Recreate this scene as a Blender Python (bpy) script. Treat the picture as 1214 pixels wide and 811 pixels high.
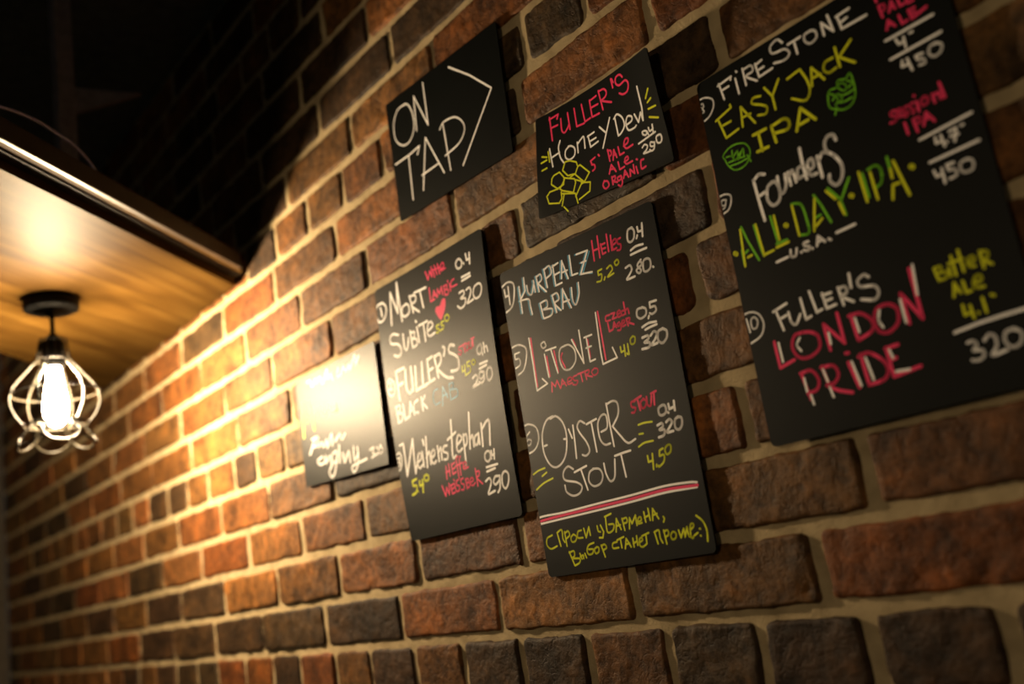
import bpy, bmesh, math, random
from mathutils import Vector, Matrix, noise

for _o in list(bpy.data.objects):
    bpy.data.objects.remove(_o)
scene = bpy.context.scene
COL = scene.collection

# ------------------------------------------------------------------ camera
CAM_R = [[0.604261, -0.268809, -0.750074], [0.78277, 0.024474, 0.62183], [-0.148796, -0.962883, 0.225204]]
CAM_LOC = [0.0, -0.77577, 1.42165]

cam_data = bpy.data.cameras.new('camera')
cam_data.sensor_fit = 'HORIZONTAL'
cam_data.sensor_width = 36.0
cam_data.lens = 1180.0 / 1214.0 * 36.0
cam_data.clip_start = 0.02
cam_data.dof.use_dof = True
cam_data.dof.focus_distance = 1.12
cam_data.dof.aperture_fstop = 2.4
cam = bpy.data.objects.new('camera', cam_data)
COL.objects.link(cam)
_m = Matrix([[CAM_R[i][0], -CAM_R[i][1], -CAM_R[i][2]] for i in range(3)]).to_4x4()
_m.translation = Vector(CAM_LOC)
cam.matrix_world = _m
scene.camera = cam

# ------------------------------------------------------------------ world, exposure, fill lights
world = bpy.data.worlds.new('world')
scene.world = world
world.use_nodes = True
_bg = world.node_tree.nodes['Background']
_bg.inputs['Color'].default_value = (0.60, 0.75, 0.72, 1)
_bg.inputs['Strength'].default_value = 0.028
scene.view_settings.view_transform = 'Standard'
scene.view_settings.look = 'None'
scene.view_settings.gamma = 1.0
scene.view_settings.use_curve_mapping = False
scene.view_settings.exposure = 0.0

Z0 = 1.35                       # height of the lowest brick course seen in the photograph
BULB_COLOR = (1.0, 0.745, 0.445)
BULB_STRENGTH = 1950.0
BULB_AT = (-1.842, -0.309, Z0 + 0.500)
SOFFIT_Z = Z0 + 0.680

def area_lamp(name, loc, target, size, power, color):
    l = bpy.data.lights.new(name, 'AREA')
    l.shape = 'DISK'
    l.size = size
    l.energy = power
    l.color = color
    o = bpy.data.objects.new(name, l)
    COL.objects.link(o)
    o.location = loc
    o.rotation_euler = (Vector(target) - Vector(loc)).to_track_quat('-Z', 'Y').to_euler()
    return o
# unseen warm disk light, added as weak fill behind and beside the camera
area_lamp('room_fill', (0.9, -1.7, Z0 + 0.95), (-0.6, 0.0, Z0 + 0.25), 0.5, 0.9, (1.0, 0.745, 0.445))
# unseen point light added as fill below canopy height, behind the camera
_pl = bpy.data.lights.new('canopy_fill', 'POINT')
_pl.energy = 21.0
_pl.color = (1.0, 0.745, 0.445)
_pl.shadow_soft_size = 0.04
_po = bpy.data.objects.new('canopy_fill', _pl)
COL.objects.link(_po)
_po.location = (-0.30, -1.90, Z0 + 0.50)

# ------------------------------------------------------------------ helpers
def link(o, parent=None):
    COL.objects.link(o)
    if parent is not None:
        o.parent = parent
    return o

def mesh_obj(name, verts, faces, mat, parent=None, smooth=True):
    me = bpy.data.meshes.new(name)
    me.from_pydata([tuple(v) for v in verts], [], faces)
    if mat is not None:
        me.materials.append(mat)
    me.validate()
    if smooth:
        me.polygons.foreach_set('use_smooth', [True] * len(me.polygons))
    me.update()
    return link(bpy.data.objects.new(name, me), parent)

def bm_obj(name, bm, mat, parent=None, smooth=False):
    bmesh.ops.recalc_face_normals(bm, faces=bm.faces)
    me = bpy.data.meshes.new(name)
    bm.to_mesh(me)
    bm.free()
    me.materials.append(mat)
    if smooth:
        me.polygons.foreach_set('use_smooth', [True] * len(me.polygons))
    return link(bpy.data.objects.new(name, me), parent)

def thing(name, label, cat, loc=(0, 0, 0), group=None):
    o = bpy.data.objects.new(name, None)
    o.empty_display_size = 0.05
    o.location = loc
    link(o)
    tag(o, label, cat, group)
    return o

def tag(o, label, cat, group=None):
    o['label'] = label
    o['category'] = cat
    if group:
        o['group'] = group
    return o

def structure(o):
    o['kind'] = 'structure'
    return o

def add_prism(bm, pts, z0, z1):
    lo = [bm.verts.new((x, y, z0)) for x, y in pts]
    hi = [bm.verts.new((x, y, z1)) for x, y in pts]
    n = len(pts)
    bm.faces.new(lo[::-1])
    bm.faces.new(hi)
    for i in range(n):
        bm.faces.new((lo[i], lo[(i + 1) % n], hi[(i + 1) % n], hi[i]))

def bevel(bm, w, seg=2):
    bmesh.ops.bevel(bm, geom=bm.edges[:], offset=w, segments=seg, affect='EDGES', profile=0.5)

def add_lathe(bm, prof, n=40, cx=0, cy=0):
    rings = []
    for r, z in prof:
        if r < 1e-6:
            rings.append([bm.verts.new((cx, cy, z))])
        else:
            rings.append([bm.verts.new((cx + r * math.cos(2 * math.pi * k / n), cy + r * math.sin(2 * math.pi * k / n), z)) for k in range(n)])
    for a, b in zip(rings, rings[1:]):
        for k in range(n):
            k2 = (k + 1) % n
            if len(a) == 1 and len(b) == 1:
                continue
            if len(a) == 1:
                bm.faces.new((a[0], b[k], b[k2]))
            elif len(b) == 1:
                bm.faces.new((a[k], a[k2], b[0]))
            else:
                bm.faces.new((a[k], a[k2], b[k2], b[k]))

def add_tube(bm, pts, rad, n=8, closed=False):
    pts = [Vector(p) for p in pts]
    m = len(pts)
    rings = []
    prev = None
    for i in range(m):
        if closed:
            t = pts[(i + 1) % m] - pts[(i - 1) % m]
        else:
            t = pts[min(i + 1, m - 1)] - pts[max(i - 1, 0)]
        t.normalize()
        if prev is None:
            ref = Vector((0, 0, 1)) if abs(t.z) < 0.9 else Vector((1, 0, 0))
            nrm = (ref - t * ref.dot(t)).normalized()
        else:
            nrm = (prev - t * prev.dot(t)).normalized()
        prev = nrm
        bi = t.cross(nrm)
        rings.append([bm.verts.new(pts[i] + rad * (nrm * math.cos(2 * math.pi * k / n) + bi * math.sin(2 * math.pi * k / n))) for k in range(n)])
    cnt = m if closed else m - 1
    for i in range(cnt):
        a, b = rings[i], rings[(i + 1) % m]
        best = 0
        if closed and i == m - 1:
            best = min(range(n), key=lambda s: (a[0].co - b[s].co).length)
        for k in range(n):
            bm.faces.new((a[k], a[(k + 1) % n], b[(k + 1 + best) % n], b[(k + best) % n]))
    if not closed:
        bm.faces.new(rings[0][::-1])
        bm.faces.new(rings[-1])

def catmull(p, sub=6):
    if len(p) < 3:
        return [tuple(q) for q in p]
    closed = (Vector(p[0]) - Vector(p[-1])).length < 1e-5
    out = []
    m = len(p)
    for i in range(m - 1):
        p1, p2 = Vector(p[i]), Vector(p[i + 1])
        p0 = Vector(p[i - 1]) if i > 0 else (Vector(p[-2]) if closed else p1 * 2 - p2)
        p3 = Vector(p[i + 2]) if i + 2 < m else (Vector(p[1]) if closed else p2 * 2 - p1)
        for s in range(sub):
            t = s / sub
            out.append(tuple(0.5 * (2 * p1 + (p2 - p0) * t + (2 * p0 - 5 * p1 + 4 * p2 - p3) * t * t + (3 * p1 - p0 - 3 * p2 + p3) * t ** 3)))
    out.append(tuple(p[-1]))
    return out

# ------------------------------------------------------------------ materials
def new_mat(name):
    m = bpy.data.materials.new(name)
    m.use_nodes = True
    nt = m.node_tree
    b = nt.nodes['Principled BSDF']
    return m, nt, b

def N(nt, kind, **kw):
    n = nt.nodes.new(kind)
    for k, v in kw.items():
        if k.startswith('i_'):
            n.inputs[k[2:].replace('_', ' ')].default_value = v
        else:
            setattr(n, k, v)
    return n

def ramp(nt, fac, stops):
    r = nt.nodes.new('ShaderNodeValToRGB')
    e = r.color_ramp.elements
    while len(e) < len(stops):
        e.new(0.5)
    for i, (p, c) in enumerate(stops):
        e[i].position = p
        e[i].color = c if len(c) == 4 else (*c, 1)
    nt.links.new(fac, r.inputs['Fac'])
    return r

def plain(name, color, rough=0.5, metal=0.0, spec=0.5, grain=0.0, gscale=300.0):
    m, nt, b = new_mat(name)
    b.inputs['Base Color'].default_value = (*color, 1)
    b.inputs['Roughness'].default_value = rough
    b.inputs['Metallic'].default_value = metal
    b.inputs['Specular IOR Level'].default_value = spec
    if grain > 0:
        tc = N(nt, 'ShaderNodeTexCoord')
        n = N(nt, 'ShaderNodeTexNoise', i_Scale=gscale, i_Detail=4.0)
        nt.links.new(tc.outputs['Object'], n.inputs['Vector'])
        bu = N(nt, 'ShaderNodeBump', i_Strength=grain, i_Distance=0.001)
        nt.links.new(n.outputs['Fac'], bu.inputs['Height'])
        nt.links.new(bu.outputs['Normal'], b.inputs['Normal'])
        r = ramp(nt, n.outputs['Fac'], [(0.3, tuple(c * 0.8 for c in color)), (0.7, tuple(min(1, c * 1.2) for c in color))])
        nt.links.new(r.outputs['Color'], b.inputs['Base Color'])
    return m

def brick_material():
    m, nt, b = new_mat('brick')
    L = nt.links.new
    tc = N(nt, 'ShaderNodeTexCoord')
    at = N(nt, 'ShaderNodeAttribute', attribute_name='brick_tint')
    n1 = N(nt, 'ShaderNodeTexNoise', i_Scale=17.0, i_Detail=7.0, i_Roughness=0.66)
    L(tc.outputs['Object'], n1.inputs['Vector'])
    n2 = N(nt, 'ShaderNodeTexNoise', i_Scale=75.0, i_Detail=7.0, i_Roughness=0.62)
    L(tc.outputs['Object'], n2.inputs['Vector'])
    r1 = ramp(nt, n1.outputs['Fac'], [(0.35, (0.31, 0.30, 0.29)), (0.47, (0.78, 0.76, 0.74)), (0.56, (1.1, 1.05, 1.0)), (0.68, (1.8, 1.55, 1.2))])
    r2 = ramp(nt, n2.outputs['Fac'], [(0.34, (0.35, 0.33, 0.32)), (0.5, (0.92, 0.9, 0.88)), (0.66, (1.25, 1.2, 1.15))])
    mx = N(nt, 'ShaderNodeMix', data_type='RGBA', blend_type='MULTIPLY')
    mx.inputs[0].default_value = 1.0
    L(at.outputs['Color'], mx.inputs[6]); L(r1.outputs['Color'], mx.inputs[7])
    mx2 = N(nt, 'ShaderNodeMix', data_type='RGBA', blend_type='MULTIPLY')
    mx2.inputs[0].default_value = 0.85
    L(mx.outputs[2], mx2.inputs[6]); L(r2.outputs['Color'], mx2.inputs[7])
    L(mx2.outputs[2], b.inputs['Base Color'])
    b.inputs['Roughness'].default_value = 0.66
    b.inputs['Specular IOR Level'].default_value = 0.18
    vo = N(nt, 'ShaderNodeTexVoronoi', feature='DISTANCE_TO_EDGE', i_Scale=38.0)
    wq = N(nt, 'ShaderNodeTexNoise', i_Scale=60.0, i_Detail=3.0)
    L(tc.outputs['Object'], wq.inputs['Vector'])
    wm = N(nt, 'ShaderNodeMix', data_type='RGBA')
    wm.inputs[0].default_value = 0.04
    L(tc.outputs['Object'], wm.inputs[6]); L(wq.outputs['Color'], wm.inputs[7])
    L(wm.outputs[2], vo.inputs['Vector'])
    cr = ramp(nt, vo.outputs['Distance'], [(0.0, (0, 0, 0)), (0.045, (1, 1, 1))])
    cmask = ramp(nt, n1.outputs['Fac'], [(0.44, (0, 0, 0)), (0.6, (1, 1, 1))])
    crm = N(nt, 'ShaderNodeMath', operation='MAXIMUM')
    L(cr.outputs['Color'], crm.inputs[0]); L(cmask.outputs['Color'], crm.inputs[1])
    b1 = N(nt, 'ShaderNodeBump', i_Strength=0.9, i_Distance=0.0034)
    L(n2.outputs['Fac'], b1.inputs['Height'])
    b2 = N(nt, 'ShaderNodeBump', i_Strength=0.45, i_Distance=0.0015)
    L(crm.outputs[0], b2.inputs['Height']); L(b1.outputs['Normal'], b2.inputs['Normal'])
    n3 = N(nt, 'ShaderNodeTexNoise', i_Scale=420.0, i_Detail=3.0)
    L(tc.outputs['Object'], n3.inputs['Vector'])
    b3 = N(nt, 'ShaderNodeBump', i_Strength=0.5, i_Distance=0.0007)
    L(n3.outputs['Fac'], b3.inputs['Height']); L(b2.outputs['Normal'], b3.inputs['Normal'])
    L(b3.outputs['Normal'], b.inputs['Normal'])
    return m

def mortar_material():
    m, nt, b = new_mat('mortar')
    L = nt.links.new
    tc = N(nt, 'ShaderNodeTexCoord')
    n1 = N(nt, 'ShaderNodeTexNoise', i_Scale=35.0, i_Detail=5.0)
    n2 = N(nt, 'ShaderNodeTexNoise', i_Scale=350.0, i_Detail=4.0)
    L(tc.outputs['Object'], n1.inputs['Vector']); L(tc.outputs['Object'], n2.inputs['Vector'])
    r = ramp(nt, n1.outputs['Fac'], [(0.3, (0.285, 0.218, 0.122)), (0.7, (0.435, 0.338, 0.195))])
    L(r.outputs['Color'], b.inputs['Base Color'])
    b.inputs['Roughness'].default_value = 0.9
    b.inputs['Specular IOR Level'].default_value = 0.1
    b1 = N(nt, 'ShaderNodeBump', i_Strength=0.6, i_Distance=0.0012)
    L(n2.outputs['Fac'], b1.inputs['Height'])
    L(b1.outputs['Normal'], b.inputs['Normal'])
    return m

def board_material():
    m, nt, b = new_mat('black_board')
    L = nt.links.new
    tc = N(nt, 'ShaderNodeTexCoord')
    n1 = N(nt, 'ShaderNodeTexNoise', i_Scale=30.0, i_Detail=4.0)
    L(tc.outputs['Object'], n1.inputs['Vector'])
    r = ramp(nt, n1.outputs['Fac'], [(0.3, (0.0014, 0.0021, 0.0019)), (0.7, (0.0022, 0.0030, 0.0027))])
    L(r.outputs['Color'], b.inputs['Base Color'])
    b.inputs['Roughness'].default_value = 0.455
    b.inputs['Specular IOR Level'].default_value = 0.13
    n2 = N(nt, 'ShaderNodeTexNoise', i_Scale=900.0, i_Detail=2.0)
    L(tc.outputs['Object'], n2.inputs['Vector'])
    b1 = N(nt, 'ShaderNodeBump', i_Strength=0.15, i_Distance=0.0003)
    L(n2.outputs['Fac'], b1.inputs['Height'])
    L(b1.outputs['Normal'], b.inputs['Normal'])
    return m

def plywood_material(direction):
    m, nt, b = new_mat('varnished_plywood')
    L = nt.links.new
    tc = N(nt, 'ShaderNodeTexCoord')
    mp = N(nt, 'ShaderNodeMapping')
    mp.inputs['Rotation'].default_value = (0, 0, -math.atan2(direction[1], direction[0]))
    L(tc.outputs['Object'], mp.inputs['Vector'])
    sc = N(nt, 'ShaderNodeVectorMath', operation='MULTIPLY')
    sc.inputs[1].default_value = (2.2, 34.0, 8.0)
    L(mp.outputs['Vector'], sc.inputs[0])
    n1 = N(nt, 'ShaderNodeTexNoise', i_Scale=1.0, i_Detail=6.0, i_Roughness=0.6, i_Distortion=0.6)
    L(sc.outputs[0], n1.inputs['Vector'])
    r = ramp(nt, n1.outputs['Fac'], [(0.28, (0.018, 0.0076, 0.0014)), (0.5, (0.042, 0.0205, 0.0037)), (0.72, (0.070, 0.038, 0.0080))])
    L(r.outputs['Color'], b.inputs['Base Color'])
    b.inputs['Roughness'].default_value = 0.56
    b.inputs['Specular IOR Level'].default_value = 0.03
    b1 = N(nt, 'ShaderNodeBump', i_Strength=0.25, i_Distance=0.0006)
    L(n1.outputs['Fac'], b1.inputs['Height'])
    L(b1.outputs['Normal'], b.inputs['Normal'])
    return m

M_BRICK = brick_material()
M_MORTAR = mortar_material()
M_BOARD = board_material()
M_PLY = plywood_material((0.40, -0.488))
M_DARKWOOD = plain('dark_stained_wood', (0.030, 0.019, 0.011), 0.5, 0, 0.4, 0.3, 60.0)
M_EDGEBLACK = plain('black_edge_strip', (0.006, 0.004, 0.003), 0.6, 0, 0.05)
M_POST = plain('grey_brown_post', (0.20, 0.17, 0.17), 0.7, 0, 0.2, 0.2, 60.0)
M_EDGEWOOD = plain('pale_timber_edge', (0.058, 0.031, 0.008), 0.7, 0, 0.05, 0.3, 60.0)
M_BLACKPAINT = plain('black_painted_ceiling', (0.09, 0.11, 0.105), 0.8, 0, 0.2, 0.2, 40.0)
M_DARKWALL = plain('dark_plaster', (0.05, 0.04, 0.03), 0.85, 0, 0.2, 0.3, 40.0)
M_FLOOR = plain('dark_floor', (0.06, 0.045, 0.035), 0.5, 0, 0.4, 0.2, 20.0)
M_BLACKMETAL = plain('black_metal', (0.002, 0.002, 0.002), 0.6, 0.0, 0.06, 0.05, 200.0)
M_CAGE = plain('bronze_wire', (0.0055, 0.0045, 0.0028), 0.5, 0.0, 0.08, 0.1, 200.0)
M_SCREW = plain('brass_screw', (0.50, 0.33, 0.12), 0.35, 1.0, 0.5, 0.05, 200.0)
M_CABLE = plain('grey_violet_cable', (0.50, 0.48, 0.75), 0.5, 0.0, 0.5, 0.05, 200.0)
INK = {
    'white': plain('white_marker', (0.95, 0.93, 0.92), 0.455, 0, 0.13, 0.0, 500.0),
    'pink': plain('pink_marker', (0.84, 0.050, 0.155), 0.455, 0, 0.13, 0.0, 500.0),
    'yellow': plain('yellow_marker', (0.68, 0.72, 0.020), 0.455, 0, 0.13, 0.0, 500.0),
    'green': plain('green_marker', (0.17, 0.52, 0.020), 0.455, 0, 0.13, 0.0, 500.0),
    'blue': plain('blue_marker', (0.10, 0.36, 0.56), 0.455, 0, 0.13, 0.0, 500.0),
    'paleblue': plain('pale_blue_marker', (0.74, 0.80, 0.86), 0.455, 0, 0.13, 0.0, 500.0),
}
_mb, _nt, _b = new_mat('bulb_glow')
_b.inputs['Base Color'].default_value = (0.9, 0.8, 0.6, 1)
_b.inputs['Emission Color'].default_value = (*BULB_COLOR, 1)
_b.inputs['Emission Strength'].default_value = BULB_STRENGTH
M_BULB = _mb

# ------------------------------------------------------------------ the brick wall
COURSE = 0.075
WALL_L, WALL_R, WALL_TOP = -3.78, 0.70, Z0 + 1.275
# vertical joints read from the photograph (mm along the wall), one list per course counted from the lowest seen
JOINTS = {
 -1: [-401, -522, -640, -761, -886, -1010, -1136, -1257, -1381, -1496, -1621, -1730, -1850, -1982, -2089],
 0: [-558, -798, -1042, -1279, -1515, -1760, -1986, -2216, -2444],
 1: [-490, -735, -976, -1215, -1450, -1679, -1920, -2158, -2384, -2622, -2861],
 2: [-606, -855, -1100, -1348, -1567, -1789, -2027, -2255, -2500, -2732],
 3: [-480, -720, -960, -1200, -1437, -1680, -1905, -2145, -2370, -2600],
 4: [-632, -755, -875, -998, -1120, -1240, -1360, -1480, -1600, -1721, -1825, -1960, -2075],
 5: [-591, -833, -1074, -1316, -1558, -1792, -2038],
 6: [-650, -889, -1138, -1387, -1617, -1840, -2086],
 7: [-545, -781, -1017, -1259, -1486, -1724, -1951],
 8: [-624, -853, -1098, -1342, -1578, -1817],
 9: [-714, -825, -942, -1060, -1176, -1302, -1428, -1555, -1684],
 10: [-775, -1013, -1256, -1493],
 11: [-880, -1116, -1353],
 12: [-935, -1170, -1406],
 13: [-1070, -1306],
}
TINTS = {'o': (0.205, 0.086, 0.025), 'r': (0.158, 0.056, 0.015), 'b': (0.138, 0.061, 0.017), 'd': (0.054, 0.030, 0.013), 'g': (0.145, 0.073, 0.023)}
# colour of single bricks: course, position inside the brick (mm), kind
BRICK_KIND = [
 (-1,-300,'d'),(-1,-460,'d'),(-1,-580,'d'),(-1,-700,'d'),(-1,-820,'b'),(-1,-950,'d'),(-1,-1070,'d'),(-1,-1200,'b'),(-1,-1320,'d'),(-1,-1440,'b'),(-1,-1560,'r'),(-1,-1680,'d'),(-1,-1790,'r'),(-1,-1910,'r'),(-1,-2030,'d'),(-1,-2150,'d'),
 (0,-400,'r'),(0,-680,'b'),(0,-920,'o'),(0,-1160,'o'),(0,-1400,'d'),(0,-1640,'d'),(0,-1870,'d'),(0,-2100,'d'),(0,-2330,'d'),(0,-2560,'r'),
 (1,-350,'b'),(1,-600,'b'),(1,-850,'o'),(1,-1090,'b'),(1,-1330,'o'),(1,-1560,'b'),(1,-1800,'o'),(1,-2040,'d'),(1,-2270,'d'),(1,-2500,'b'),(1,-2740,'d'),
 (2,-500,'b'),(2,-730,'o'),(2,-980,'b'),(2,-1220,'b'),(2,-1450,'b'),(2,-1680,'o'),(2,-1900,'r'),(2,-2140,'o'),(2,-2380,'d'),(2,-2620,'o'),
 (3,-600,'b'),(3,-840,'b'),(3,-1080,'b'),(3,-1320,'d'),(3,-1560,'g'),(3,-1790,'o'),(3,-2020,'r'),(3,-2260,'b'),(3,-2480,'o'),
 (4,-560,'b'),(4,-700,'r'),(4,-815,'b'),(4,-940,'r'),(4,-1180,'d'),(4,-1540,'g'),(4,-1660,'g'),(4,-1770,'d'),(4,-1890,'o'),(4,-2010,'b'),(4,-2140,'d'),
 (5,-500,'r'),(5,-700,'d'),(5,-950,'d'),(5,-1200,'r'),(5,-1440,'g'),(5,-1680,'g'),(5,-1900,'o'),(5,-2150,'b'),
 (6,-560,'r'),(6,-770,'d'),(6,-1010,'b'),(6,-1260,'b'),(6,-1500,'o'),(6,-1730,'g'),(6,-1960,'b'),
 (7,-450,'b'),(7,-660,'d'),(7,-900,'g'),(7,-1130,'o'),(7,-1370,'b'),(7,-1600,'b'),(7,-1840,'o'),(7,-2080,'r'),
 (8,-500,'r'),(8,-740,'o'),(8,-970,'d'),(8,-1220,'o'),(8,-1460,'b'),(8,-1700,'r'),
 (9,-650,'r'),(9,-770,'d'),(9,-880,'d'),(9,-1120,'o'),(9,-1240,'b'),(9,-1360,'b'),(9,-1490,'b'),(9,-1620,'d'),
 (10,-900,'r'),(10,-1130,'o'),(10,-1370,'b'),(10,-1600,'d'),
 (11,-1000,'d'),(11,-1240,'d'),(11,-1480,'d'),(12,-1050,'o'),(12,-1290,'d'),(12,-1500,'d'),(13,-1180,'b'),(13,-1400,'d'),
]

def course_joints(k, rng):
    header = (k - 4) % 5 == 0
    pitch = 0.122 if header else 0.238
    known = sorted(j / 1000 for j in JOINTS.get(k, [-600 - 97 * ((k * 7) % 5)]))
    j = list(known)
    while j[0] > WALL_L + pitch * 0.6:
        j.insert(0, j[0] - pitch + rng.uniform(-0.006, 0.006))
    while j[-1] < WALL_R - pitch * 0.6:
        j.append(j[-1] + pitch + rng.uniform(-0.006, 0.006))
    j = [x for x in j if WALL_L + 0.03 < x < WALL_R - 0.03]
    return [WALL_L - 0.004] + j + [WALL_R + 0.004]

def edge_steps(L, fine):
    e = [0.0, 0.0018, 0.0036, 0.006, 0.010, 0.015] if fine else [0.0, 0.004, 0.010]
    n = max(2, int((L - 2 * e[-1]) / (0.0058 if fine else 0.03)))
    mid = [e[-1] + (L - 2 * e[-1]) * i / n for i in range(1, n)]
    return e + mid + [L - x for x in reversed(e)]

def build_wall():
    rng = random.Random(11)
    verts, faces, tints, mats = [], [], [], []
    kinds = {}
    for k, u, c in BRICK_KIND:
        kinds.setdefault(k, []).append((u / 1000, c))
    k0 = -int(round(Z0 / COURSE))
    k1 = int(round((WALL_TOP - Z0) / COURSE))
    for k in range(k0, k1):
        js = course_joints(k, rng)
        zb, zt = Z0 + k * COURSE, Z0 + (k + 1) * COURSE
        for ua, ub in zip(js, js[1:]):
            code = None
            for u, c in kinds.get(k, ()):
                if ua < u < ub:
                    code = c
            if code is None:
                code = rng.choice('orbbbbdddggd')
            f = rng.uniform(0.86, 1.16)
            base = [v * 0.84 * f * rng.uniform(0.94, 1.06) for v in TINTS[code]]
            x0 = ua + rng.uniform(0.0044, 0.0066)
            x1 = ub - rng.uniform(0.0044, 0.0066)
            z0 = zb + rng.uniform(0.0040, 0.0060)
            z1 = zt - rng.uniform(0.0040, 0.0060)
            L, H = x1 - x0, z1 - z0
            if L < 0.02:
                continue
            fine = -4 <= k <= 15 and -3.0 < (ua + ub) / 2 < 0.15
            pad = 0.0025
            xs = [-pad] + edge_steps(L, fine) + [L + pad]
            zs = [-pad] + edge_steps(H, fine) + [H + pad]
            rad = rng.uniform(0.005, 0.011)
            rr = rng.uniform(0.0030, 0.0050)
            out = rng.uniform(-0.0015, 0.0012)
            tx, tz = rng.uniform(-0.006, 0.006), rng.uniform(-0.012, 0.012)
            rough = rng.choice((0.7, 0.8, 1.0, 1.25, 1.5))
            seed = Vector((rng.uniform(-50, 50), rng.uniform(-50, 50), rng.uniform(-50, 50)))
            base_i = len(verts)
            for b in zs:
                for a in xs:
                    p = Vector((x0 + a, 0, z0 + b))
                    q = p * 1.0 + seed
                    wob = 0.0021 * noise.noise(q * 30) + 0.0014 * noise.noise(q * 85) + 0.0006 * noise.noise(q * 190)
                    px, pz = abs(a - L / 2) - (L / 2 - rad), abs(b - H / 2) - (H / 2 - rad)
                    sd = math.hypot(max(px, 0), max(pz, 0)) + min(max(px, pz), 0) - rad
                    d = -sd + wob
                    if d < 0:
                        y = 0.0090 - d * 1.6
                    else:
                        t = min(d / rr, 1)
                        y = 0.0090 * (1 - t) ** 2.2
                    if fine:
                        y -= rough * (0.0014 * noise.noise(q * 24) + 0.0012 * noise.noise(q * 66) + 0.0008 * noise.noise(q * 150)) * min(1, max(0, d / 0.003))
                    y -= out + tx * (a - L / 2) + tz * (b - H / 2)
                    verts.append((p.x, y, p.z))
                    tints.append((*base, 1))
            nx = len(xs)
            for jn in range(len(zs) - 1):
                for i in range(nx - 1):
                    v = base_i + jn * nx + i
                    faces.append((v, v + 1, v + nx + 1, v + nx))
                    mats.append(0)
    # mortar bed behind the brick faces
    def mortar(xa, xb, za, zb, step):
        nx, nz = int((xb - xa) / step), int((zb - za) / step)
        bi = len(verts)
        for j in range(nz + 1):
            for i in range(nx + 1):
                x, z = xa + (xb - xa) * i / nx, za + (zb - za) * j / nz
                q = Vector((x, 3.3, z))
                y = 0.0044 - 0.0013 * noise.noise(q * 20) - 0.0009 * noise.noise(q * 70)
                verts.append((x, y, z)); tints.append((0.5, 0.45, 0.35, 1))
        for j in range(nz):
            for i in range(nx):
                v = bi + j * (nx + 1) + i
                faces.append((v, v + 1, v + nx + 2, v + nx + 1)); mats.append(1)
    mortar(WALL_L, WALL_R, Z0 - 0.30, WALL_TOP, 0.011)
    mortar(WALL_L, WALL_R, 0.0, Z0 - 0.30, 0.05)
    # body of the wall
    bi = len(verts)
    for y in (0.012, 0.14):
        for x, z in ((WALL_L, 0), (WALL_R, 0), (WALL_R, WALL_TOP), (WALL_L, WALL_TOP)):
            verts.append((x, y, z)); tints.append((0.2, 0.1, 0.05, 1))
    for fc in ((0, 1, 2, 3), (7, 6, 5, 4), (1, 0, 4, 5), (2, 1, 5, 6), (3, 2, 6, 7), (0, 3, 7, 4)):
        faces.append(tuple(bi + i for i in fc)); mats.append(1)
    o = mesh_obj('wall_right', verts, faces, M_BRICK)
    o.data.materials.append(M_MORTAR)
    o.data.polygons.foreach_set('material_index', mats)
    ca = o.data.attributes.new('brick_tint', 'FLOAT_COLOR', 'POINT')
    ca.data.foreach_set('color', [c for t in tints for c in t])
    return structure(o)
build_wall()

def box_structure(name, lo, hi, mat):
    bm = bmesh.new()
    add_prism(bm, [(lo[0], lo[1]), (hi[0], lo[1]), (hi[0], hi[1]), (lo[0], hi[1])], lo[2], hi[2])
    return structure(bm_obj(name, bm, mat))
box_structure('floor', (-3.9, -3.2, -0.12), (0.84, 0.14, 0.0), M_FLOOR)
box_structure('ceiling', (-3.9, -3.2, WALL_TOP), (0.84, 0.14, WALL_TOP + 0.1), M_BLACKPAINT)
box_structure('wall_left', (-3.9, -3.2, 0.0), (WALL_L, 0.0, WALL_TOP), M_DARKWALL)

# ------------------------------------------------------------------ the plywood canopy above the lamp
E0 = Vector((-1.722, 0.0))
ED = Vector((0.40, -0.488)).normalized()
EN = Vector((0.773, 0.634))
BK = Vector((-2.56, 0.0))
BD = Vector((0.37, -0.33)).normalized()
def canopy_outline(off, reach, back=0.0):
    # off: how far past the front edge; the polygon ends against the wall at y = -0.008
    a = E0 + EN * off
    a = a + ED * ((-0.013 - a.y) / ED.y)
    b = E0 + EN * off + ED * reach
    d = BK + BD * reach
    c0 = Vector((BK.x + back, -0.013))
    return [(c0.x, c0.y), (d.x, d.y), (b.x, b.y), (a.x, a.y)]
canopy = thing('canopy', 'varnished plywood overhead canopy running out from the brick wall above the lamp', 'canopy', (E0.x, E0.y, SOFFIT_Z))
def canopy_part(name, off, reach, z0, z1, mat, bev=0.0):
    bm = bmesh.new()
    add_prism(bm, [(x - E0.x, y - E0.y) for x, y in canopy_outline(off, reach)], z0 - SOFFIT_Z, z1 - SOFFIT_Z)
    if bev:
        bevel(bm, bev)
    return bm_obj(name, bm, mat, canopy)
canopy_part('underside_panel', 0.0, 2.75, SOFFIT_Z, SOFFIT_Z + 0.015, M_PLY)  # length beyond the view is added to block fill light from the upper wall
pt_ = canopy_part('top_board', 0.031, 2.75, SOFFIT_Z + 0.015, SOFFIT_Z + 0.036, M_EDGEWOOD)
pt_['label'] = 'pale timber edge board'
def strip(name, off0, off1, s0, s1, z0, z1, mat):
    a = E0 + EN * off0; b = E0 + EN * off1
    pts = [a + ED * s0, a + ED * s1, b + ED * s1, b + ED * s0]
    bm = bmesh.new()
    add_prism(bm, [(p.x - E0.x, p.y - E0.y) for p in pts], z0 - SOFFIT_Z, z1 - SOFFIT_Z)
    bevel(bm, 0.0015)
    return bm_obj(name, bm, mat, canopy)
strip('fascia', 0.0312, 0.0400, 0.060, 2.75, SOFFIT_Z + 0.0145, SOFFIT_Z + 0.046, M_DARKWOOD)
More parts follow.
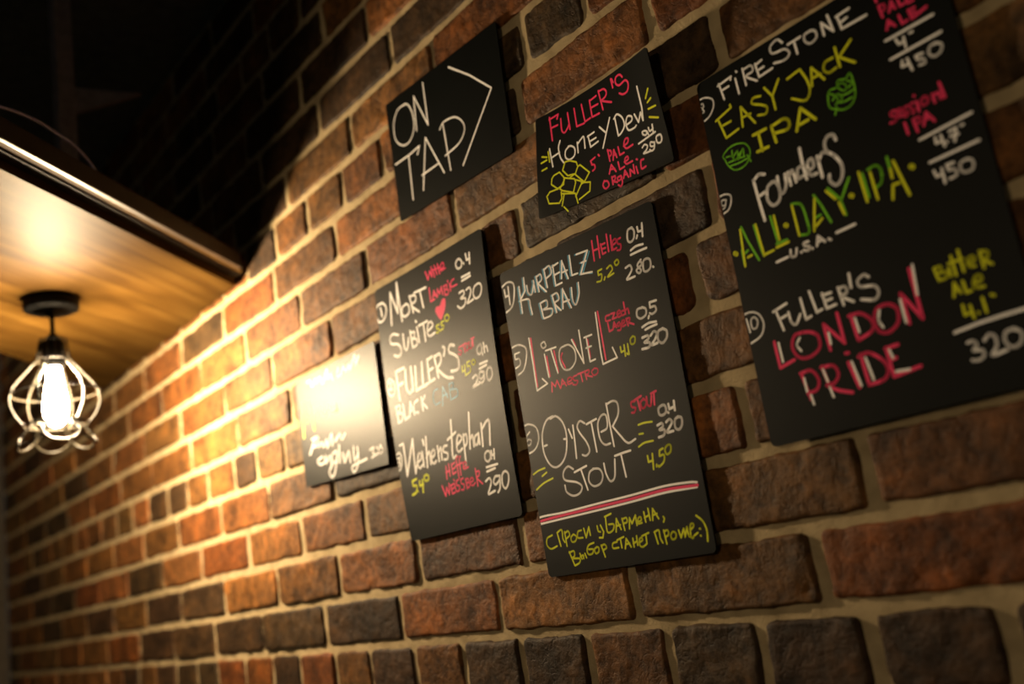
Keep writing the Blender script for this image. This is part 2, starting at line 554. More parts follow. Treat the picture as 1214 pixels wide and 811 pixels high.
strip('edge_band', 0.0004, 0.0210, 0.028, 2.75, SOFFIT_Z + 0.0126, SOFFIT_Z + 0.0149, M_EDGEBLACK)  # black strip added to keep the band beside the panel dark
strip('top_rail', -0.02, 0.020, 0.24, 2.75, SOFFIT_Z + 0.0365, SOFFIT_Z + 0.060, M_DARKWOOD)

def cam_ray(px, py, t):
    d = Vector([CAM_R[i][0] * (px - 607) / 1180 + CAM_R[i][1] * (py - 405.5) / 1180 + CAM_R[i][2] for i in range(3)])
    return Vector(CAM_LOC) + d * t

# dark post and bracket of the canopy, lost in the dark under the ceiling
pp = Vector((-1.755 - E0.x, -0.292 - E0.y))
bm = bmesh.new()
add_prism(bm, [(pp.x + a, pp.y + b) for a, b in ((-0.016, -0.016), (0.016, -0.016), (0.016, 0.016), (-0.016, 0.016))], 0.036, WALL_TOP - SOFFIT_Z)
bevel(bm, 0.002)
post = bm_obj('support_post', bm, M_POST, canopy)
bm = bmesh.new()                          # triangular bracket plate near the top of the post
dv = Vector((0.042, 0.101)).normalized()
nv = Vector((dv.y, -dv.x)) * 0.005
tri = [(0.017, 1.060 - 0.68), (0.017, 1.008 - 0.68), (0.135, 1.046 - 0.68)]
fr = [bm.verts.new((pp.x + dv.x * r + nv.x, pp.y + dv.y * r + nv.y, z)) for r, z in tri]
bk = [bm.verts.new((pp.x + dv.x * r - nv.x, pp.y + dv.y * r - nv.y, z)) for r, z in tri]
bm.faces.new(fr); bm.faces.new(bk[::-1])
for i in range(3):
    bm.faces.new((fr[i], bk[i], bk[(i + 1) % 3], fr[(i + 1) % 3]))
bm_obj('bracket', bm, M_POST, canopy)

# loose cable arching over the canopy edge
cb = bmesh.new()
CABLE = [(-1.4798, -0.3174, 2.0977), (-1.4763, -0.3216, 2.1069), (-1.4676, -0.3322, 2.1187), (-1.4539, -0.3489, 2.1312), (-1.4366, -0.37, 2.1396), (-1.416, -0.3951, 2.1423), (-1.3928, -0.4235, 2.144), (-1.3705, -0.4507, 2.1415), (-1.3491, -0.4767, 2.1359), (-1.3237, -0.5077, 2.1257), (-1.295, -0.5426, 2.1097), (-1.2642, -0.5803, 2.0973)]
add_tube(cb, catmull(CABLE, 8), 0.0022, 8)
tag(bm_obj('cable', cb, M_CABLE, None, True), 'thin bluish cable arching up from the canopy edge into the dark', 'cable')

# ------------------------------------------------------------------ pendant lamp
BX, BY, BZ = BULB_AT
lamp = thing('pendant_lamp', 'glowing bulb in a flower-shaped wire cage hanging under the plywood canopy', 'lamp', (BX, BY, SOFFIT_Z))
dz = BZ - SOFFIT_Z                       # bulb centre below the canopy
bm = bmesh.new()
add_lathe(bm, [(0, 0), (0.044, 0), (0.0465, -0.002), (0.0475, -0.006), (0.0475, -0.019), (0.0460, -0.0225), (0.043, -0.024), (0.012, -0.0245), (0.0095, -0.027), (0.008, -0.034), (0.0, -0.034)], 56)
cano = bm_obj('ceiling_rose', bm, M_BLACKMETAL, lamp, True)
for ang in (3.6, 3.85):
    bm = bmesh.new()
    c = Vector((0.0474 * math.cos(ang), 0.0474 * math.sin(ang), -0.012))
    n = Vector((math.cos(ang), math.sin(ang), 0))
    add_tube(bm, [c - n * 0.001, c + n * 0.0022], 0.0026, 12)
    bm_obj('screw', bm, M_SCREW, cano)
bm = bmesh.new()
add_tube(bm, [(0, 0, -0.032), (0.001, 0, -0.045), (0.0, 0.0005, -0.058), (0, 0, dz + 0.108)], 0.0042, 12)
bm_obj('cord', bm, M_BLACKMETAL, lamp, True)
bm = bmesh.new()
add_lathe(bm, [(0, dz + 0.112), (0.008, dz + 0.110), (0.012, dz + 0.102), (0.0185, dz + 0.098), (0.0195, dz + 0.094), (0.0195, dz + 0.062), (0.0180, dz + 0.058), (0.0165, dz + 0.050), (0.0, dz + 0.050)], 40)
bm_obj('socket', bm, M_BLACKMETAL, lamp, True)
# bulb: pear-shaped glass
bm = bmesh.new()
prof = [(0.0105, 0.052), (0.0108, 0.045), (0.0120, 0.034), (0.0142, 0.020), (0.0170, 0.004), (0.0192, -0.012), (0.0200, -0.022), (0.0192, -0.033), (0.0168, -0.043), (0.0125, -0.051), (0.0062, -0.0560), (0.0, -0.0575)]
add_lathe(bm, [(r, dz + z) for r, z in prof], 40)
bm_obj('bulb', bm, M_BULB, lamp, True)['label'] = 'glowing pear-shaped bulb'
# wire cage
def ring(bm, r, z, rad, n=48):
    add_tube(bm, [(r * math.cos(2 * math.pi * k / n), r * math.sin(2 * math.pi * k / n), z) for k in range(n)], rad, 8, True)
NR = 6
PH0 = 0.42
cage_root = None
bm = bmesh.new()
ring(bm, 0.0225, dz + 0.100, 0.0017)
ring(bm, 0.0285, dz + 0.064, 0.0021)
for k in range(12):
    a = PH0 + 2 * math.pi * k / 12
    add_tube(bm, [(0.0225 * math.cos(a), 0.0225 * math.sin(a), dz + 0.100), (0.0285 * math.cos(a), 0.0285 * math.sin(a), dz + 0.064)], 0.0014, 6)
cage = bm_obj('cage', bm, M_CAGE, lamp, True)
for k in range(NR):
    a = PH0 + 2 * math.pi * k / NR
    pr = catmull([(0.0285, 0.064), (0.0450, 0.044), (0.0640, 0.022), (0.0715, 0.008), (0.0745, -0.008), (0.0715, -0.024), (0.0630, -0.041), (0.0530, -0.053)], 5)
    bm = bmesh.new()
    add_tube(bm, [(r * math.cos(a), r * math.sin(a), dz + z) for r, z in pr], 0.0021, 8)
    bm_obj('cage_rib', bm, M_CAGE, cage, True)
bm = bmesh.new()
ring(bm, 0.0735, dz + 0.004, 0.0018)
bm_obj('cage_hoop', bm, M_CAGE, cage, True)
bm = bmesh.new()
ring(bm, 0.0530, dz - 0.053, 0.0019)
bm_obj('cage_hoop', bm, M_CAGE, cage, True)
for k in range(NR):
    a = PH0 + math.pi / NR + 2 * math.pi * k / NR
    er = Vector((math.cos(a), math.sin(a), 0)); et = Vector((-math.sin(a), math.cos(a), 0)); ez = Vector((0, 0, 1))
    c = er * 0.047 + ez * (dz - 0.070)
    ax = (er * 0.64 - ez * 0.77)
    bm = bmesh.new()
    add_tube(bm, [c + et * 0.030 * math.cos(2 * math.pi * i / 36) + ax * 0.0290 * math.sin(2 * math.pi * i / 36) for i in range(36)], 0.0021, 8, True)
    bm_obj('cage_petal', bm, M_CAGE, cage, True)

# ------------------------------------------------------------------ the black boards
# corners (top left, top right, bottom right, bottom left), stand-off of the four corners and bow,
# then every piece of writing: kind, colour, stroke width (mm), layer, label, strokes in 0.1 mm from the lower left corner
BOARD_DATA = [
('OT', [[-1.1378, -0.0055, 2.127], [-0.8616, -0.0075, 2.11], [-0.8693, -0.0065, 1.931], [-1.1384, -0.0055, 1.9409]], (0.0055, 0.0075, 0.0065, 0.0055, 0, 0), [
  ('lettering', 'white', 2.6, 0, '', '527 1634 297 1634 157 1474 154 1236 314 1068 513 1049 660 1193 664 1425 572 1599 465 1630;!714 1117 753 1638 1006 1072 1020 1715;!67 873 467 858 728 875 653 775;!429 854 394 189;!676 218 898 922 1219 253;!694 437 1134 431;!1346 931 1372 223;1258 878 1374 937 1629 888 1787 740 1791 601 1630 497 1299 467'),
  ('arrow_drawing', 'white', 2.6, 0, '', '!1659 1623 2082 1280 2481 890 2124 580 1658 170'),
]),
('HD', [[-0.8201, -0.0065, 1.9514], [-0.6159, -0.024, 1.9351], [-0.6181, -0.012, 1.8081], [-0.842, -0.0065, 1.8302]], (0.0065, 0.024, 0.012, 0.0065, 0.009, 0), [
  ('lettering', 'pink', 2.4, 0, 'pink lettering in the top line', '!458 1130 445 836;!446 1106 610 1101 578 1055;!454 992 570 979;640 1026 627 886 667 836 734 872 766 905;!768 1041 765 833;!889 1038 884 813 1015 790;!1021 1024 1032 801 1128 801;!1167 1004 1162 796 1288 780;!1164 994 1288 996;!1175 907 1293 893;!1341 1031 1360 790;1348 1021 1433 1006 1469 953 1439 911 1348 900;!1349 904 1452 840 1519 801;!1582 1048 1589 940;!1597 1040 1613 991;1776 969 1740 1016 1668 1017 1649 960 1702 909 1809 911 1847 853 1809 785 1730 786 1674 827'),
  ('lettering', 'white', 2.3, 0, 'white lettering across the middle', '!373 759 380 525;567 776 523 704 528 581 569 496;!372 638 525 643;706 646 632 619 614 543 675 488 762 501 787 573 743 629 686 650;!845 630 831 506;845 606 922 641 966 639 956 508;!1039 621 1049 477 1185 484;!1028 615 1147 617;!1053 545 1160 541;!1246 632 1338 515;!1439 652 1242 377;!1519 613 1519 395;1500 606 1565 630 1635 555 1644 457 1571 403 1519 395;1667 446 1768 452 1782 495 1720 526 1673 465 1694 378 1786 361 1822 370;!1832 496 1870 386 1931 469 1942 372 1968 504 1969 750'),
  ('ray_marks', 'yellow', 2.1, 0, '', '!2057 566 2127 641;!2070 513 2133 531;!2059 443 2175 424;!2044 358 2171 291;!228 717 307 678;!198 645 299 645;!190 550 278 550;!344 735 340 603'),
  ('price', 'white', 2.1, 0, '', '1892 228 1890 261 1941 252 1952 221 1926 208 1893 232;!1959 239 1969 196;1992 262 2002 218 2057 224;!2057 266 2047 186;!1796 169 2077 176;1838 106 1880 121 1917 91 1889 57 1837 38 1938 19;2016 84 1973 104 1961 67 2009 48 2030 81 2007 24 1966 11 1937 35;2114 126 2071 117 2068 59 2112 39 2144 66 2140 114 2104 123'),
  ('beer_style', 'pink', 2.3, 0, '', '!1088 332 1008 321 1022 269;1016 272 1057 254 1055 209 1013 199;!1146 338 1160 318;!1307 324 1311 187;1304 314 1351 293 1351 248 1309 237;!1363 175 1403 280 1428 179;!1377 225 1426 214;!1477 280 1481 182 1551 179;1566 250 1640 260 1653 302 1607 309 1574 257 1606 205 1708 202;!1264 54 1320 138 1374 35;!1286 96 1360 75;!1431 122 1437 30 1513 30;1527 79 1592 83 1589 117 1544 105 1549 47 1649 36;!1713 29 1725 19;1167 12 1133 -30 1164 -83 1225 -69 1214 -14 1165 6;!1292 4 1290 -85;1290 -6 1343 -7 1332 -47 1294 -49 1362 -87;1422 -41 1375 -43 1386 -81 1439 -70 1429 -40 1439 -115 1406 -156 1368 -124;!1466 -86 1509 -12 1545 -105;!1481 -55 1535 -63;!1575 -107 1587 -35 1644 -104 1651 -9;!1686 -46 1693 -125;1818 -18 1772 -19 1761 -101 1827 -104'),
  ('honeycomb_drawing', 'yellow', 1.9, 0, '', '!592 493 672 475 774 413 786 350 727 286 600 316 529 413 592 493;!786 350 827 355 956 206 848 131 725 277;!371 413 472 414 534 320 509 243 397 234 307 327 332 389 371 413;!533 316 698 235 710 189 645 85 468 181 436 218 534 292;!716 215 854 129 795 130 725 71 670 23;!799 145 943 91 912 -6 723 -33;!412 228 265 247 200 213 218 115 388 55 441 93 449 172;!459 145 673 64 691 -67;!487 121 426 4;!454 -19 510 -95;!624 277 710 288'),
]),
('B1', [[-1.5179, -0.0065, 1.7938], [-1.2445, -0.01, 1.7905], [-1.2457, -0.009, 1.6042], [-1.5173, -0.0065, 1.6128]], (0.0065, 0.01, 0.009, 0.0065, 0, 0), [
  ('lettering', 'white', 3.6, 0, '', '440 1692 551 1697 597 1588 729 1686 744 1601 903 1675 977 1544 1162 1739 1158 1580 1272 1631 1318 1540;1550 1671 1482 1531 1617 1544 1707 1646 1781 1549 1896 1628 1905 1533 2110 1726 2104 1574 2224 1680'),
  ('lettering', 'yellow', 5.0, 0, '', '!180 1372 112 826;!293 1379 290 1051;467 1340 498 1104 515 874;!713 1025 816 1164 919 1013;!991 1029 1085 1135 1169 1006;1223 1010 1357 1012 1347 1108'),
  ('lettering', 'white', 3.8, 0, '', '270 502 409 637 540 740;397 736 607 727 545 611 402 606;605 568 723 624 771 536 898 637 898 496 1081 695 1070 509;1180 550 1365 637 1406 537 1519 606;702 391 521 360 574 287 746 288 804 388 808 261;852 300 967 358 970 232;1176 396 1034 361 1038 236 1172 243;1291 467 1268 317 1259 196;999 212 874 109 953 18 1086 104 1200 361;1387 326 1413 168 1577 320 1596 136;1742 349 1723 143 1869 236;1860 327 1834 93 1681 -29 1642 67 2108 102'),
  ('price', 'white', 3.2, 0, '', '2225 213 2347 233 2299 155 2376 112 2253 91;2431 217 2500 146 2403 107;2548 224 2598 128 2493 119 2530 221'),
]),
('B3', [[-1.2314, -0.006, 1.865], [-0.9539, -0.0075, 1.8616], [-0.9584, -0.006, 1.4894], [-1.2154, -0.006, 1.488]], (0.006, 0.0075, 0.006, 0.006, 0.001, 0.005), [
  ('number_mark', 'white', 3.3, 0, '', '24 3520 -114 3514 -168 3408 -107 3268 3 3247 104 3313 122 3429 46 3513;!-30 3463 1 3320'),
  ('beer_name', 'white', 3.7, 0, '', '!235 3118 269 3600 430 3238 460 3695 525 3092;670 3306 559 3282 541 3181 626 3132 731 3170 726 3265 658 3310;!769 3392 836 3126;768 3381 911 3358 917 3275 798 3242 980 3094;!897 3398 1203 3380;!1048 3384 1096 3123;386 2921 244 2973 158 2938 177 2850 361 2787 425 2676 349 2615 227 2655;511 2897 515 2698 579 2657 641 2802;!700 2889 726 2640;715 2861 808 2846 782 2773 726 2766 836 2735 840 2654 735 2642;!880 2894 905 2670;!865 2990 882 2972;!931 2902 1155 2904;!1053 2900 1062 2642;1125 2755 1275 2801 1248 2865 1166 2856 1129 2731 1190 2680 1304 2692'),
  ('beer_style', 'pink', 2.7, 0, '', '!1232 3600 1279 3469 1338 3576 1382 3481 1385 3617;!1418 3571 1446 3455;!1465 3612 1508 3472;!1544 3608 1577 3460;!1416 3561 1592 3546;1605 3507 1687 3524 1684 3575 1630 3578 1604 3496 1720 3490;!1285 3341 1290 3146 1394 3147;!1347 3173 1393 3272 1445 3165;!1365 3206 1432 3203;!1463 3159 1483 3265 1527 3184 1582 3267 1599 3149;!1639 3259 1652 3121;1638 3253 1715 3250 1693 3197 1647 3201 1738 3171 1716 3116 1653 3128;!1779 3246 1790 3143;!1743 3299 1751 3278;1892 3276 1819 3255 1818 3189 1949 3179'),
  ('heart_drawing', 'pink', 0, 0, '', '1642 3073 1568 3092 1497 3025 1411 3029 1378 2983 1414 2905 1484 2824 1550 2864 1624 2963'),
  ('strength', 'yellow', 2.6, 0, '', '!1427 2774 1360 2772 1366 2726;1366 2726 1415 2716 1394 2673 1341 2682;!1436 2687 1450 2677;!1546 2788 1480 2785 1486 2739;1486 2739 1536 2736 1527 2694 1468 2689;1637 2853 1582 2832 1601 2772 1666 2774 1677 2826 1633 2854'),
  ('price', 'white', 3.3, 0, '', '2029 3505 1973 3469 1997 3390 2081 3377 2112 3443 2066 3499 2017 3503;!2144 3414 2156 3401;!2218 3515 2228 3428 2301 3425;!2301 3503 2288 3359;!2073 3237 2264 3233;!2071 3189 2267 3193;1980 3049 2073 3051 2080 2995 2000 2966 2104 2933 2070 2857 1973 2838 1909 2886;2144 3039 2212 3049 2245 2995 2192 2916 2136 2858 2273 2869;2399 3041 2321 3014 2285 2929 2332 2861 2427 2873 2479 2951 2459 3022 2391 3040'),
  ('beer_style', 'pink', 2.5, 0, '', '1884 2343 1816 2340 1819 2301 1870 2283 1841 2238 1791 2262;!1884 2343 1978 2356;!1929 2348 1941 2243;2001 2343 1963 2290 1990 2250 2046 2288 2029 2341 1992 2335;2060 2348 2050 2276 2101 2262 2120 2341;!2110 2376 2182 2377;!2146 2376 2140 2273'),
  ('price', 'white', 3.2, 0, '', '2277 2255 2218 2230 2209 2160 2266 2134 2313 2183 2301 2249 2259 2250;!2310 2143 2313 2111;!2364 2252 2362 2128;2367 2189 2420 2195 2431 2126'),
  ('number_mark', 'white', 3.3, 0, '', '30 2357 -55 2307 -50 2189 19 2102 124 2124 141 2259 70 2335;-5 2295 60 2291 33 2227 -16 2204 70 2195'),
  ('beer_name', 'white', 4.4, 0, '', '!217 2415 232 1995;!217 2415 432 2418;!236 2201 367 2216;465 2375 448 2104 535 2027 614 2099;!614 2382 609 2043;!726 2365 687 2025 846 2042;!901 2376 865 2038 1021 2055;!1044 2383 1039 2062 1172 2073;!1041 2373 1164 2389;!1035 2218 1157 2231;!1222 2380 1261 2073;1219 2370 1358 2377 1376 2284 1305 2226 1242 2209;1242 2209 1354 2104 1468 2021 1599 1984;1452 2450 1494 2417 1452 2330;1718 2398 1618 2426 1582 2349 1697 2275 1773 2201 1758 2087 1685 2063 1577 2080'),
  ('beer_name', 'paleblue', 4.2, 0, 'pale blue-white lettering', '!108 1920 137 1684;105 1909 215 1919 197 1843 105 1817 250 1797 226 1699 116 1684;!298 1911 309 1693 409 1705;!439 1710 493 1901 564 1716;!454 1774 553 1786;688 1890 586 1857 572 1748 667 1716;!784 1901 790 1722;!874 1902 785 1834 892 1732'),
  ('beer_name', 'blue', 2.4, 0, 'faint blue lettering', '1203 1924 1114 1912 1070 1813 1108 1728 1219 1735;!1270 1680 1331 1925 1415 1754;!1301 1803 1416 1808;!1484 1931 1478 1708;1482 1921 1576 1920 1561 1859 1500 1841 1644 1818 1641 1733 1506 1712'),
  ('strength', 'yellow', 2.6, 0, '', '!1836 2078 1826 2006 1895 2016;!1893 2084 1883 1939;!1898 1956 1906 1944;!2017 2104 1951 2101 1946 2049;1946 2049 2008 2037 2000 1972 1922 1950;2095 2099 2054 2080 2074 2041 2124 2045 2127 2086 2088 2100'),
  ('price', 'white', 3.3, 0, '', '!2222 2009 2388 2007;!2201 1952 2360 1963;2032 1870 2098 1895 2141 1854 2090 1793 2010 1757 2154 1768;2273 1893 2207 1909 2176 1855 2219 1817 2282 1859 2283 1890 2274 1800 2206 1765 2159 1787;2417 1917 2359 1891 2337 1805 2377 1758 2445 1798 2458 1876 2417 1917'),
  ('number_mark', 'white', 3.0, 0, '', '13 1261 -77 1210 -80 1074 -10 1016 62 1094 78 1215 13 1261;-27 1189 29 1190 2 1138 -21 1131 25 1112 -15 1074'),
  ('beer_name', 'white', 3.6, 0, '', '!73 1359 170 1371 172 1141 162 908 279 1122 424 1384 401 1144 384 904 470 1065 513 1134;475 1042 567 1080 568 1157 501 1136 467 1010 513 958 582 990;!619 1169 615 962;!673 1324 685 1249;!760 1350 695 937;703 1066 794 1136 793 963;835 1042 909 1071 919 1134 857 1124 823 1001 871 960 927 982;!1007 1171 997 969;1014 1084 1082 1136 1069 978;1228 1139 1150 1133 1133 1072 1218 1035 1198 965 1123 968;1404 1448 1364 1198 1328 962 1404 969;!1265 1207 1469 1271;1458 1095 1584 1154 1563 1210 1499 1202 1447 1055 1488 1005 1569 1032;!1635 1206 1596 809;1630 1186 1704 1192 1693 1091 1626 1042;!1829 1457 1739 999;1772 1116 1836 1155 1832 1012;1959 1151 1881 1125 1857 1038 1917 1026 1967 1118;!1971 1158 1963 1017;!2059 1263 2021 976;2070 1199 2183 1271 2234 1246 2175 966'),
  ('beer_style', 'pink', 2.6, 0, '', '!1133 870 1112 705;!1203 890 1196 733;!1110 790 1209 804;!1267 878 1265 742 1345 760;!1264 868 1344 886;!1265 805 1332 818;1443 951 1393 929 1390 815 1391 669;!1347 833 1443 847;1499 941 1460 906 1445 701;!1423 840 1518 854;1518 792 1596 809 1590 852 1543 839 1523 770 1633 776;!970 633 1021 487 1072 595 1110 495 1141 637;!1171 611 1184 494 1251 504;!1168 601 1248 619;!1171 548 1244 568;!1266 616 1274 521;!1263 669 1273 655;1368 652 1317 639 1313 588 1369 568 1345 514 1289 509;1478 654 1420 643 1423 591 1479 571 1454 513 1399 512;!1527 636 1533 511;1525 630 1590 631 1577 586 1533 583 1608 571 1583 524 1535 517;1615 570 1691 588 1684 624 1636 617 1616 549 1674 530 1723 552;!1778 726 1771 504;1773 686 1852 682 1825 626 1770 615 1879 516'),
  ('strength', 'yellow', 3.4, 0, '', '!375 828 268 813 270 746;270 746 360 731 323 649 222 625;!357 666 370 655;!444 784 437 719 529 730;!526 792 497 622;633 843 575 823 588 771 667 768 682 820 625 845'),
  ('price', 'white', 3.2, 0, '', '2095 901 2036 872 2023 804 2075 770 2135 803 2141 882 2088 900;!2151 800 2155 791;!2176 886 2176 826 2231 841;!2237 898 2212 779;!2021 703 2258 705;!2015 648 2195 663;1953 534 2036 561 2067 516 2021 443 1964 369 2112 389;2246 555 2164 559 2112 498 2151 462 2241 507 2262 552 2225 411 2170 360;2388 590 2312 554 2287 440 2335 383 2408 440 2439 542 2388 590'),
]),
('B4', [[-0.9334, -0.0055, 1.7912], [-0.6629, -0.0065, 1.783], [-0.6661, -0.0065, 1.4128], [-0.9279, -0.0055, 1.4118]], (0.0055, 0.0065, 0.0065, 0.0055, 0, 0), [
  ('number_mark', 'white', 2.6, 0, '', '-71 3603 70 3640 187 3587 175 3455 98 3316 -65 3271;!-5 3568 -3 3471 72 3474;!77 3582 64 3354'),
  ('beer_name', 'blue', 2.0, 0, 'blue shadow stroke of the white lettering', '!259 3517 247 3179;!372 3597 360 3431 235 3336;253 3338 405 3309 417 3226 429 3108;407 3483 416 3386 478 3353 550 3476;!544 3504 548 3357;!606 3537 617 3340;603 3525 687 3536 697 3467 622 3439;!622 3439 747 3298;!765 3576 778 3340;762 3564 869 3580 884 3483 785 3450;!932 3566 928 3312 1043 3313;!917 3550 1029 3563;!929 3442 1031 3446;!1048 3363 1099 3565 1161 3325;!1064 3427 1167 3426;!1243 3579 1232 3340 1330 3332;!1359 3550 1552 3532 1378 3303 1568 3269;!1417 3429 1500 3425;!601 3195 622 3005;601 3195 722 3196 722 3118 647 3102 797 3069 771 2999 632 2995;!836 3225 869 3001;834 3218 925 3223 943 3140 859 3114 947 3003;!987 3011 1033 3239 1130 2979;!1005 3082 1117 3077;1186 3202 1175 3054 1218 2990 1295 3091 1314 3223;!1600 3508 1439 3300 1589 3252;!252 3215 268 3178'),
  ('beer_name', 'white', 2.3, 1, '', '!288 3513 276 3176;!400 3592 388 3427 264 3332;282 3335 433 3306 445 3222 457 3105;435 3479 444 3382 506 3349 577 3472;!572 3500 576 3353;!633 3533 645 3336;630 3521 714 3532 725 3463 649 3435;!649 3435 774 3294;!792 3572 805 3337;789 3560 896 3576 911 3479 812 3447;!959 3562 954 3309 1069 3309;!943 3546 1055 3559;!955 3438 1057 3442;!1074 3359 1125 3561 1186 3322;!1090 3423 1192 3422;!1268 3575 1257 3336 1355 3328;!1384 3547 1576 3529 1403 3300 1592 3265;!1442 3425 1524 3421;!629 3191 650 3002;629 3191 749 3193 749 3115 674 3099 823 3066 798 2996 659 2992;!862 3222 895 2998;860 3215 951 3219 969 3137 885 3111 973 3000;!1013 3008 1059 3236 1156 2976;!1031 3079 1143 3074;1211 3199 1200 3051 1243 2987 1320 3088 1339 3220'),
  ('beer_style', 'pink', 2.4, 0, '', '!1668 3608 1656 3375;!1766 3630 1752 3379;!1667 3491 1765 3486;!1798 3523 1803 3403 1855 3404;!1796 3512 1865 3511;!1800 3461 1861 3456;!1911 3598 1902 3399;!1971 3563 1955 3393;1979 3445 2040 3460 2033 3499 1984 3480 1973 3398 2030 3395;2112 3482 2061 3476 2060 3433 2100 3408 2081 3359 2032 3365'),
  ('strength', 'yellow', 2.2, 0, '', '!1746 3245 1682 3242 1680 3194;1680 3194 1731 3189 1708 3123 1639 3128;!1778 3141 1757 3114;1826 3223 1889 3240 1910 3189 1861 3157 1819 3127 1918 3138;1998 3268 1959 3250 1976 3210 2020 3224 2016 3259 1991 3268'),
  ('price', 'white', 2.7, 0, '', '2306 3530 2238 3519 2213 3420 2252 3382 2308 3409 2327 3486 2297 3533;!2362 3418 2345 3391;!2381 3506 2384 3453 2436 3445;!2458 3520 2436 3381;2230 3294 2315 3311 2418 3298;2218 3246 2331 3246 2457 3241;2107 3134 2175 3141 2195 3092 2151 3047 2098 3005 2220 3000;2347 3145 2285 3103 2325 3035 2288 3013 2260 3057 2346 3092 2336 3142;2428 3129 2377 3112 2360 3023 2404 2996 2464 3023 2475 3101 2428 3129;!2500 3015 2507 3008'),
  ('price', 'white', 2.7, 0, '', '2241 2641 2167 2641 2145 2577 2191 2533 2272 2551 2287 2611 2242 2646;!2315 2526 2301 2505;!2454 2656 2357 2663 2352 2607;2352 2607 2419 2602 2428 2554 2370 2532 2334 2550;2189 2436 2288 2454 2399 2439;2226 2398 2307 2407 2400 2409'),
  ('price', 'white', 3.0, 0, '', '2163 2328 2242 2329 2248 2293 2180 2271 2253 2250 2235 2205 2133 2210;2286 2317 2340 2347 2378 2313 2333 2258 2276 2216 2362 2215;2476 2341 2403 2328 2381 2244 2430 2196 2500 2233 2518 2302 2468 2344'),
  ('beer_style', 'pink', 2.4, 0, '', '1742 2711 1680 2710 1674 2659 1740 2651;!1766 2715 1823 2710 1774 2653 1842 2652;1858 2676 1911 2688 1901 2715 1863 2698 1868 2649 1908 2649;1972 2693 1928 2690 1928 2650 1967 2647;!1984 2780 1984 2649;1983 2685 2029 2695 2038 2640;!1693 2629 1696 2532 1745 2537;!1756 2539 1791 2612 1815 2546;!1764 2560 1813 2565;1869 2589 1833 2576 1849 2547 1887 2567 1871 2505 1825 2507;1904 2555 1946 2566 1946 2590 1911 2584 1905 2531 1955 2533;!1980 2596 1992 2513;1979 2592 2034 2587 2015 2553 1992 2553 2078 2504'),
  ('strength', 'yellow', 2.2, 0, '', '!1818 2320 1819 2260 1877 2268;!1879 2326 1871 2204;!1900 2227 1906 2213;!1934 2323 1928 2208;2031 2384 1986 2360 1986 2308 2037 2306 2058 2363 2024 2384'),
  ('number_mark', 'white', 2.3, 0, '', '-60 2817 103 2818 231 2743 212 2616 128 2493 13 2457;!101 2725 3 2725 0 2659;0 2659 81 2645 76 2573 -28 2547'),
  ('letter_strokes', 'pink', 2.5, 0, 'pink second stroke of the big lettering', '!351 2833 340 2233;!589 2542 594 2298;!733 2572 752 2309;870 2505 837 2450 883 2330;!1084 2609 1118 2524;!1329 2540 1324 2333;!1565 2801 1564 2246'),
  ('beer_name', 'white', 2.3, 1, '', '!320 2842 323 2522 320 2186 529 2225 450 2303;!557 2576 573 2291;575 2726 522 2707 549 2655 607 2665 594 2721;!586 2612 780 2605;!683 2606 742 2299;964 2579 846 2561 809 2445 854 2320 967 2291 1077 2362 1089 2483 1017 2565 935 2582;!1067 2614 1207 2296 1213 2684;!1314 2581 1312 2288 1402 2293;!1278 2579 1410 2578;!1283 2454 1372 2454;!1530 2800 1506 2357 1509 2207 1744 2221 1699 2348'),
  ('lettering', 'pink', 2.2, 0, '', '!586 2110 606 2219 656 2156 703 2220 742 2116;!754 2120 796 2210 850 2122;!774 2153 840 2157;876 2153 954 2163 951 2196 897 2192 882 2131 963 2127;1054 2195 986 2188 998 2148 1055 2128 1021 2093 965 2106;!1074 2202 1172 2202;!1122 2203 1133 2102;!1195 2208 1206 2108;1194 2201 1266 2203 1249 2163 1197 2159 1304 2115;1360 2198 1308 2172 1332 2125 1397 2133 1408 2178 1357 2199'),
  ('number_mark', 'white', 2.3, 0, '', '-73 1817 61 1829 193 1761 210 1624 110 1511 -84 1472;59 1735 -19 1683 -28 1596 29 1580 66 1626 16 1650 -19 1630'),
  ('beer_name', 'white', 2.6, 0, '', '522 1829 392 1799 287 1662 264 1455 329 1299 435 1236 564 1270 663 1380 712 1576 678 1725 580 1817 476 1808;!292 1516 342 1519;!656 1528 694 1523;!763 1622 801 1512;!848 1651 836 1449 819 1275;1050 1633 977 1674 918 1623 944 1542 1028 1424 1057 1318 990 1273 927 1293;!1076 1615 1250 1641;!1160 1623 1171 1284;1294 1483 1399 1511 1414 1643 1339 1659 1260 1577 1256 1416 1318 1335 1407 1332;!1447 1772 1450 1500 1457 1291;1444 1760 1555 1777 1622 1732 1602 1614 1487 1505;1487 1505 1566 1403 1675 1285 1798 1304;733 1163 647 1209 555 1156 560 1066 752 1009 832 946 777 880 659 868 557 927 545 1005;!743 1124 962 1161;!861 1136 921 895;1079 1108 997 1080 963 987 1031 919 1144 932 1200 1009 1165 1088 1061 1111;1250 1135 1258 1023 1306 930 1385 965 1432 1150;1441 1185 1583 1195 1694 1198;!1540 1191 1559 936'),
  ('beer_style', 'pink', 2.7, 0, '', '1889 1700 1831 1697 1829 1649 1880 1625 1853 1583 1813 1587;!1885 1708 1991 1731;!1930 1715 1944 1587;2021 1693 1968 1665 1975 1604 2019 1606 2055 1657 2015 1695;2066 1702 2062 1620 2107 1603 2140 1696;!2137 1721 2215 1733;!2180 1723 2161 1598'),
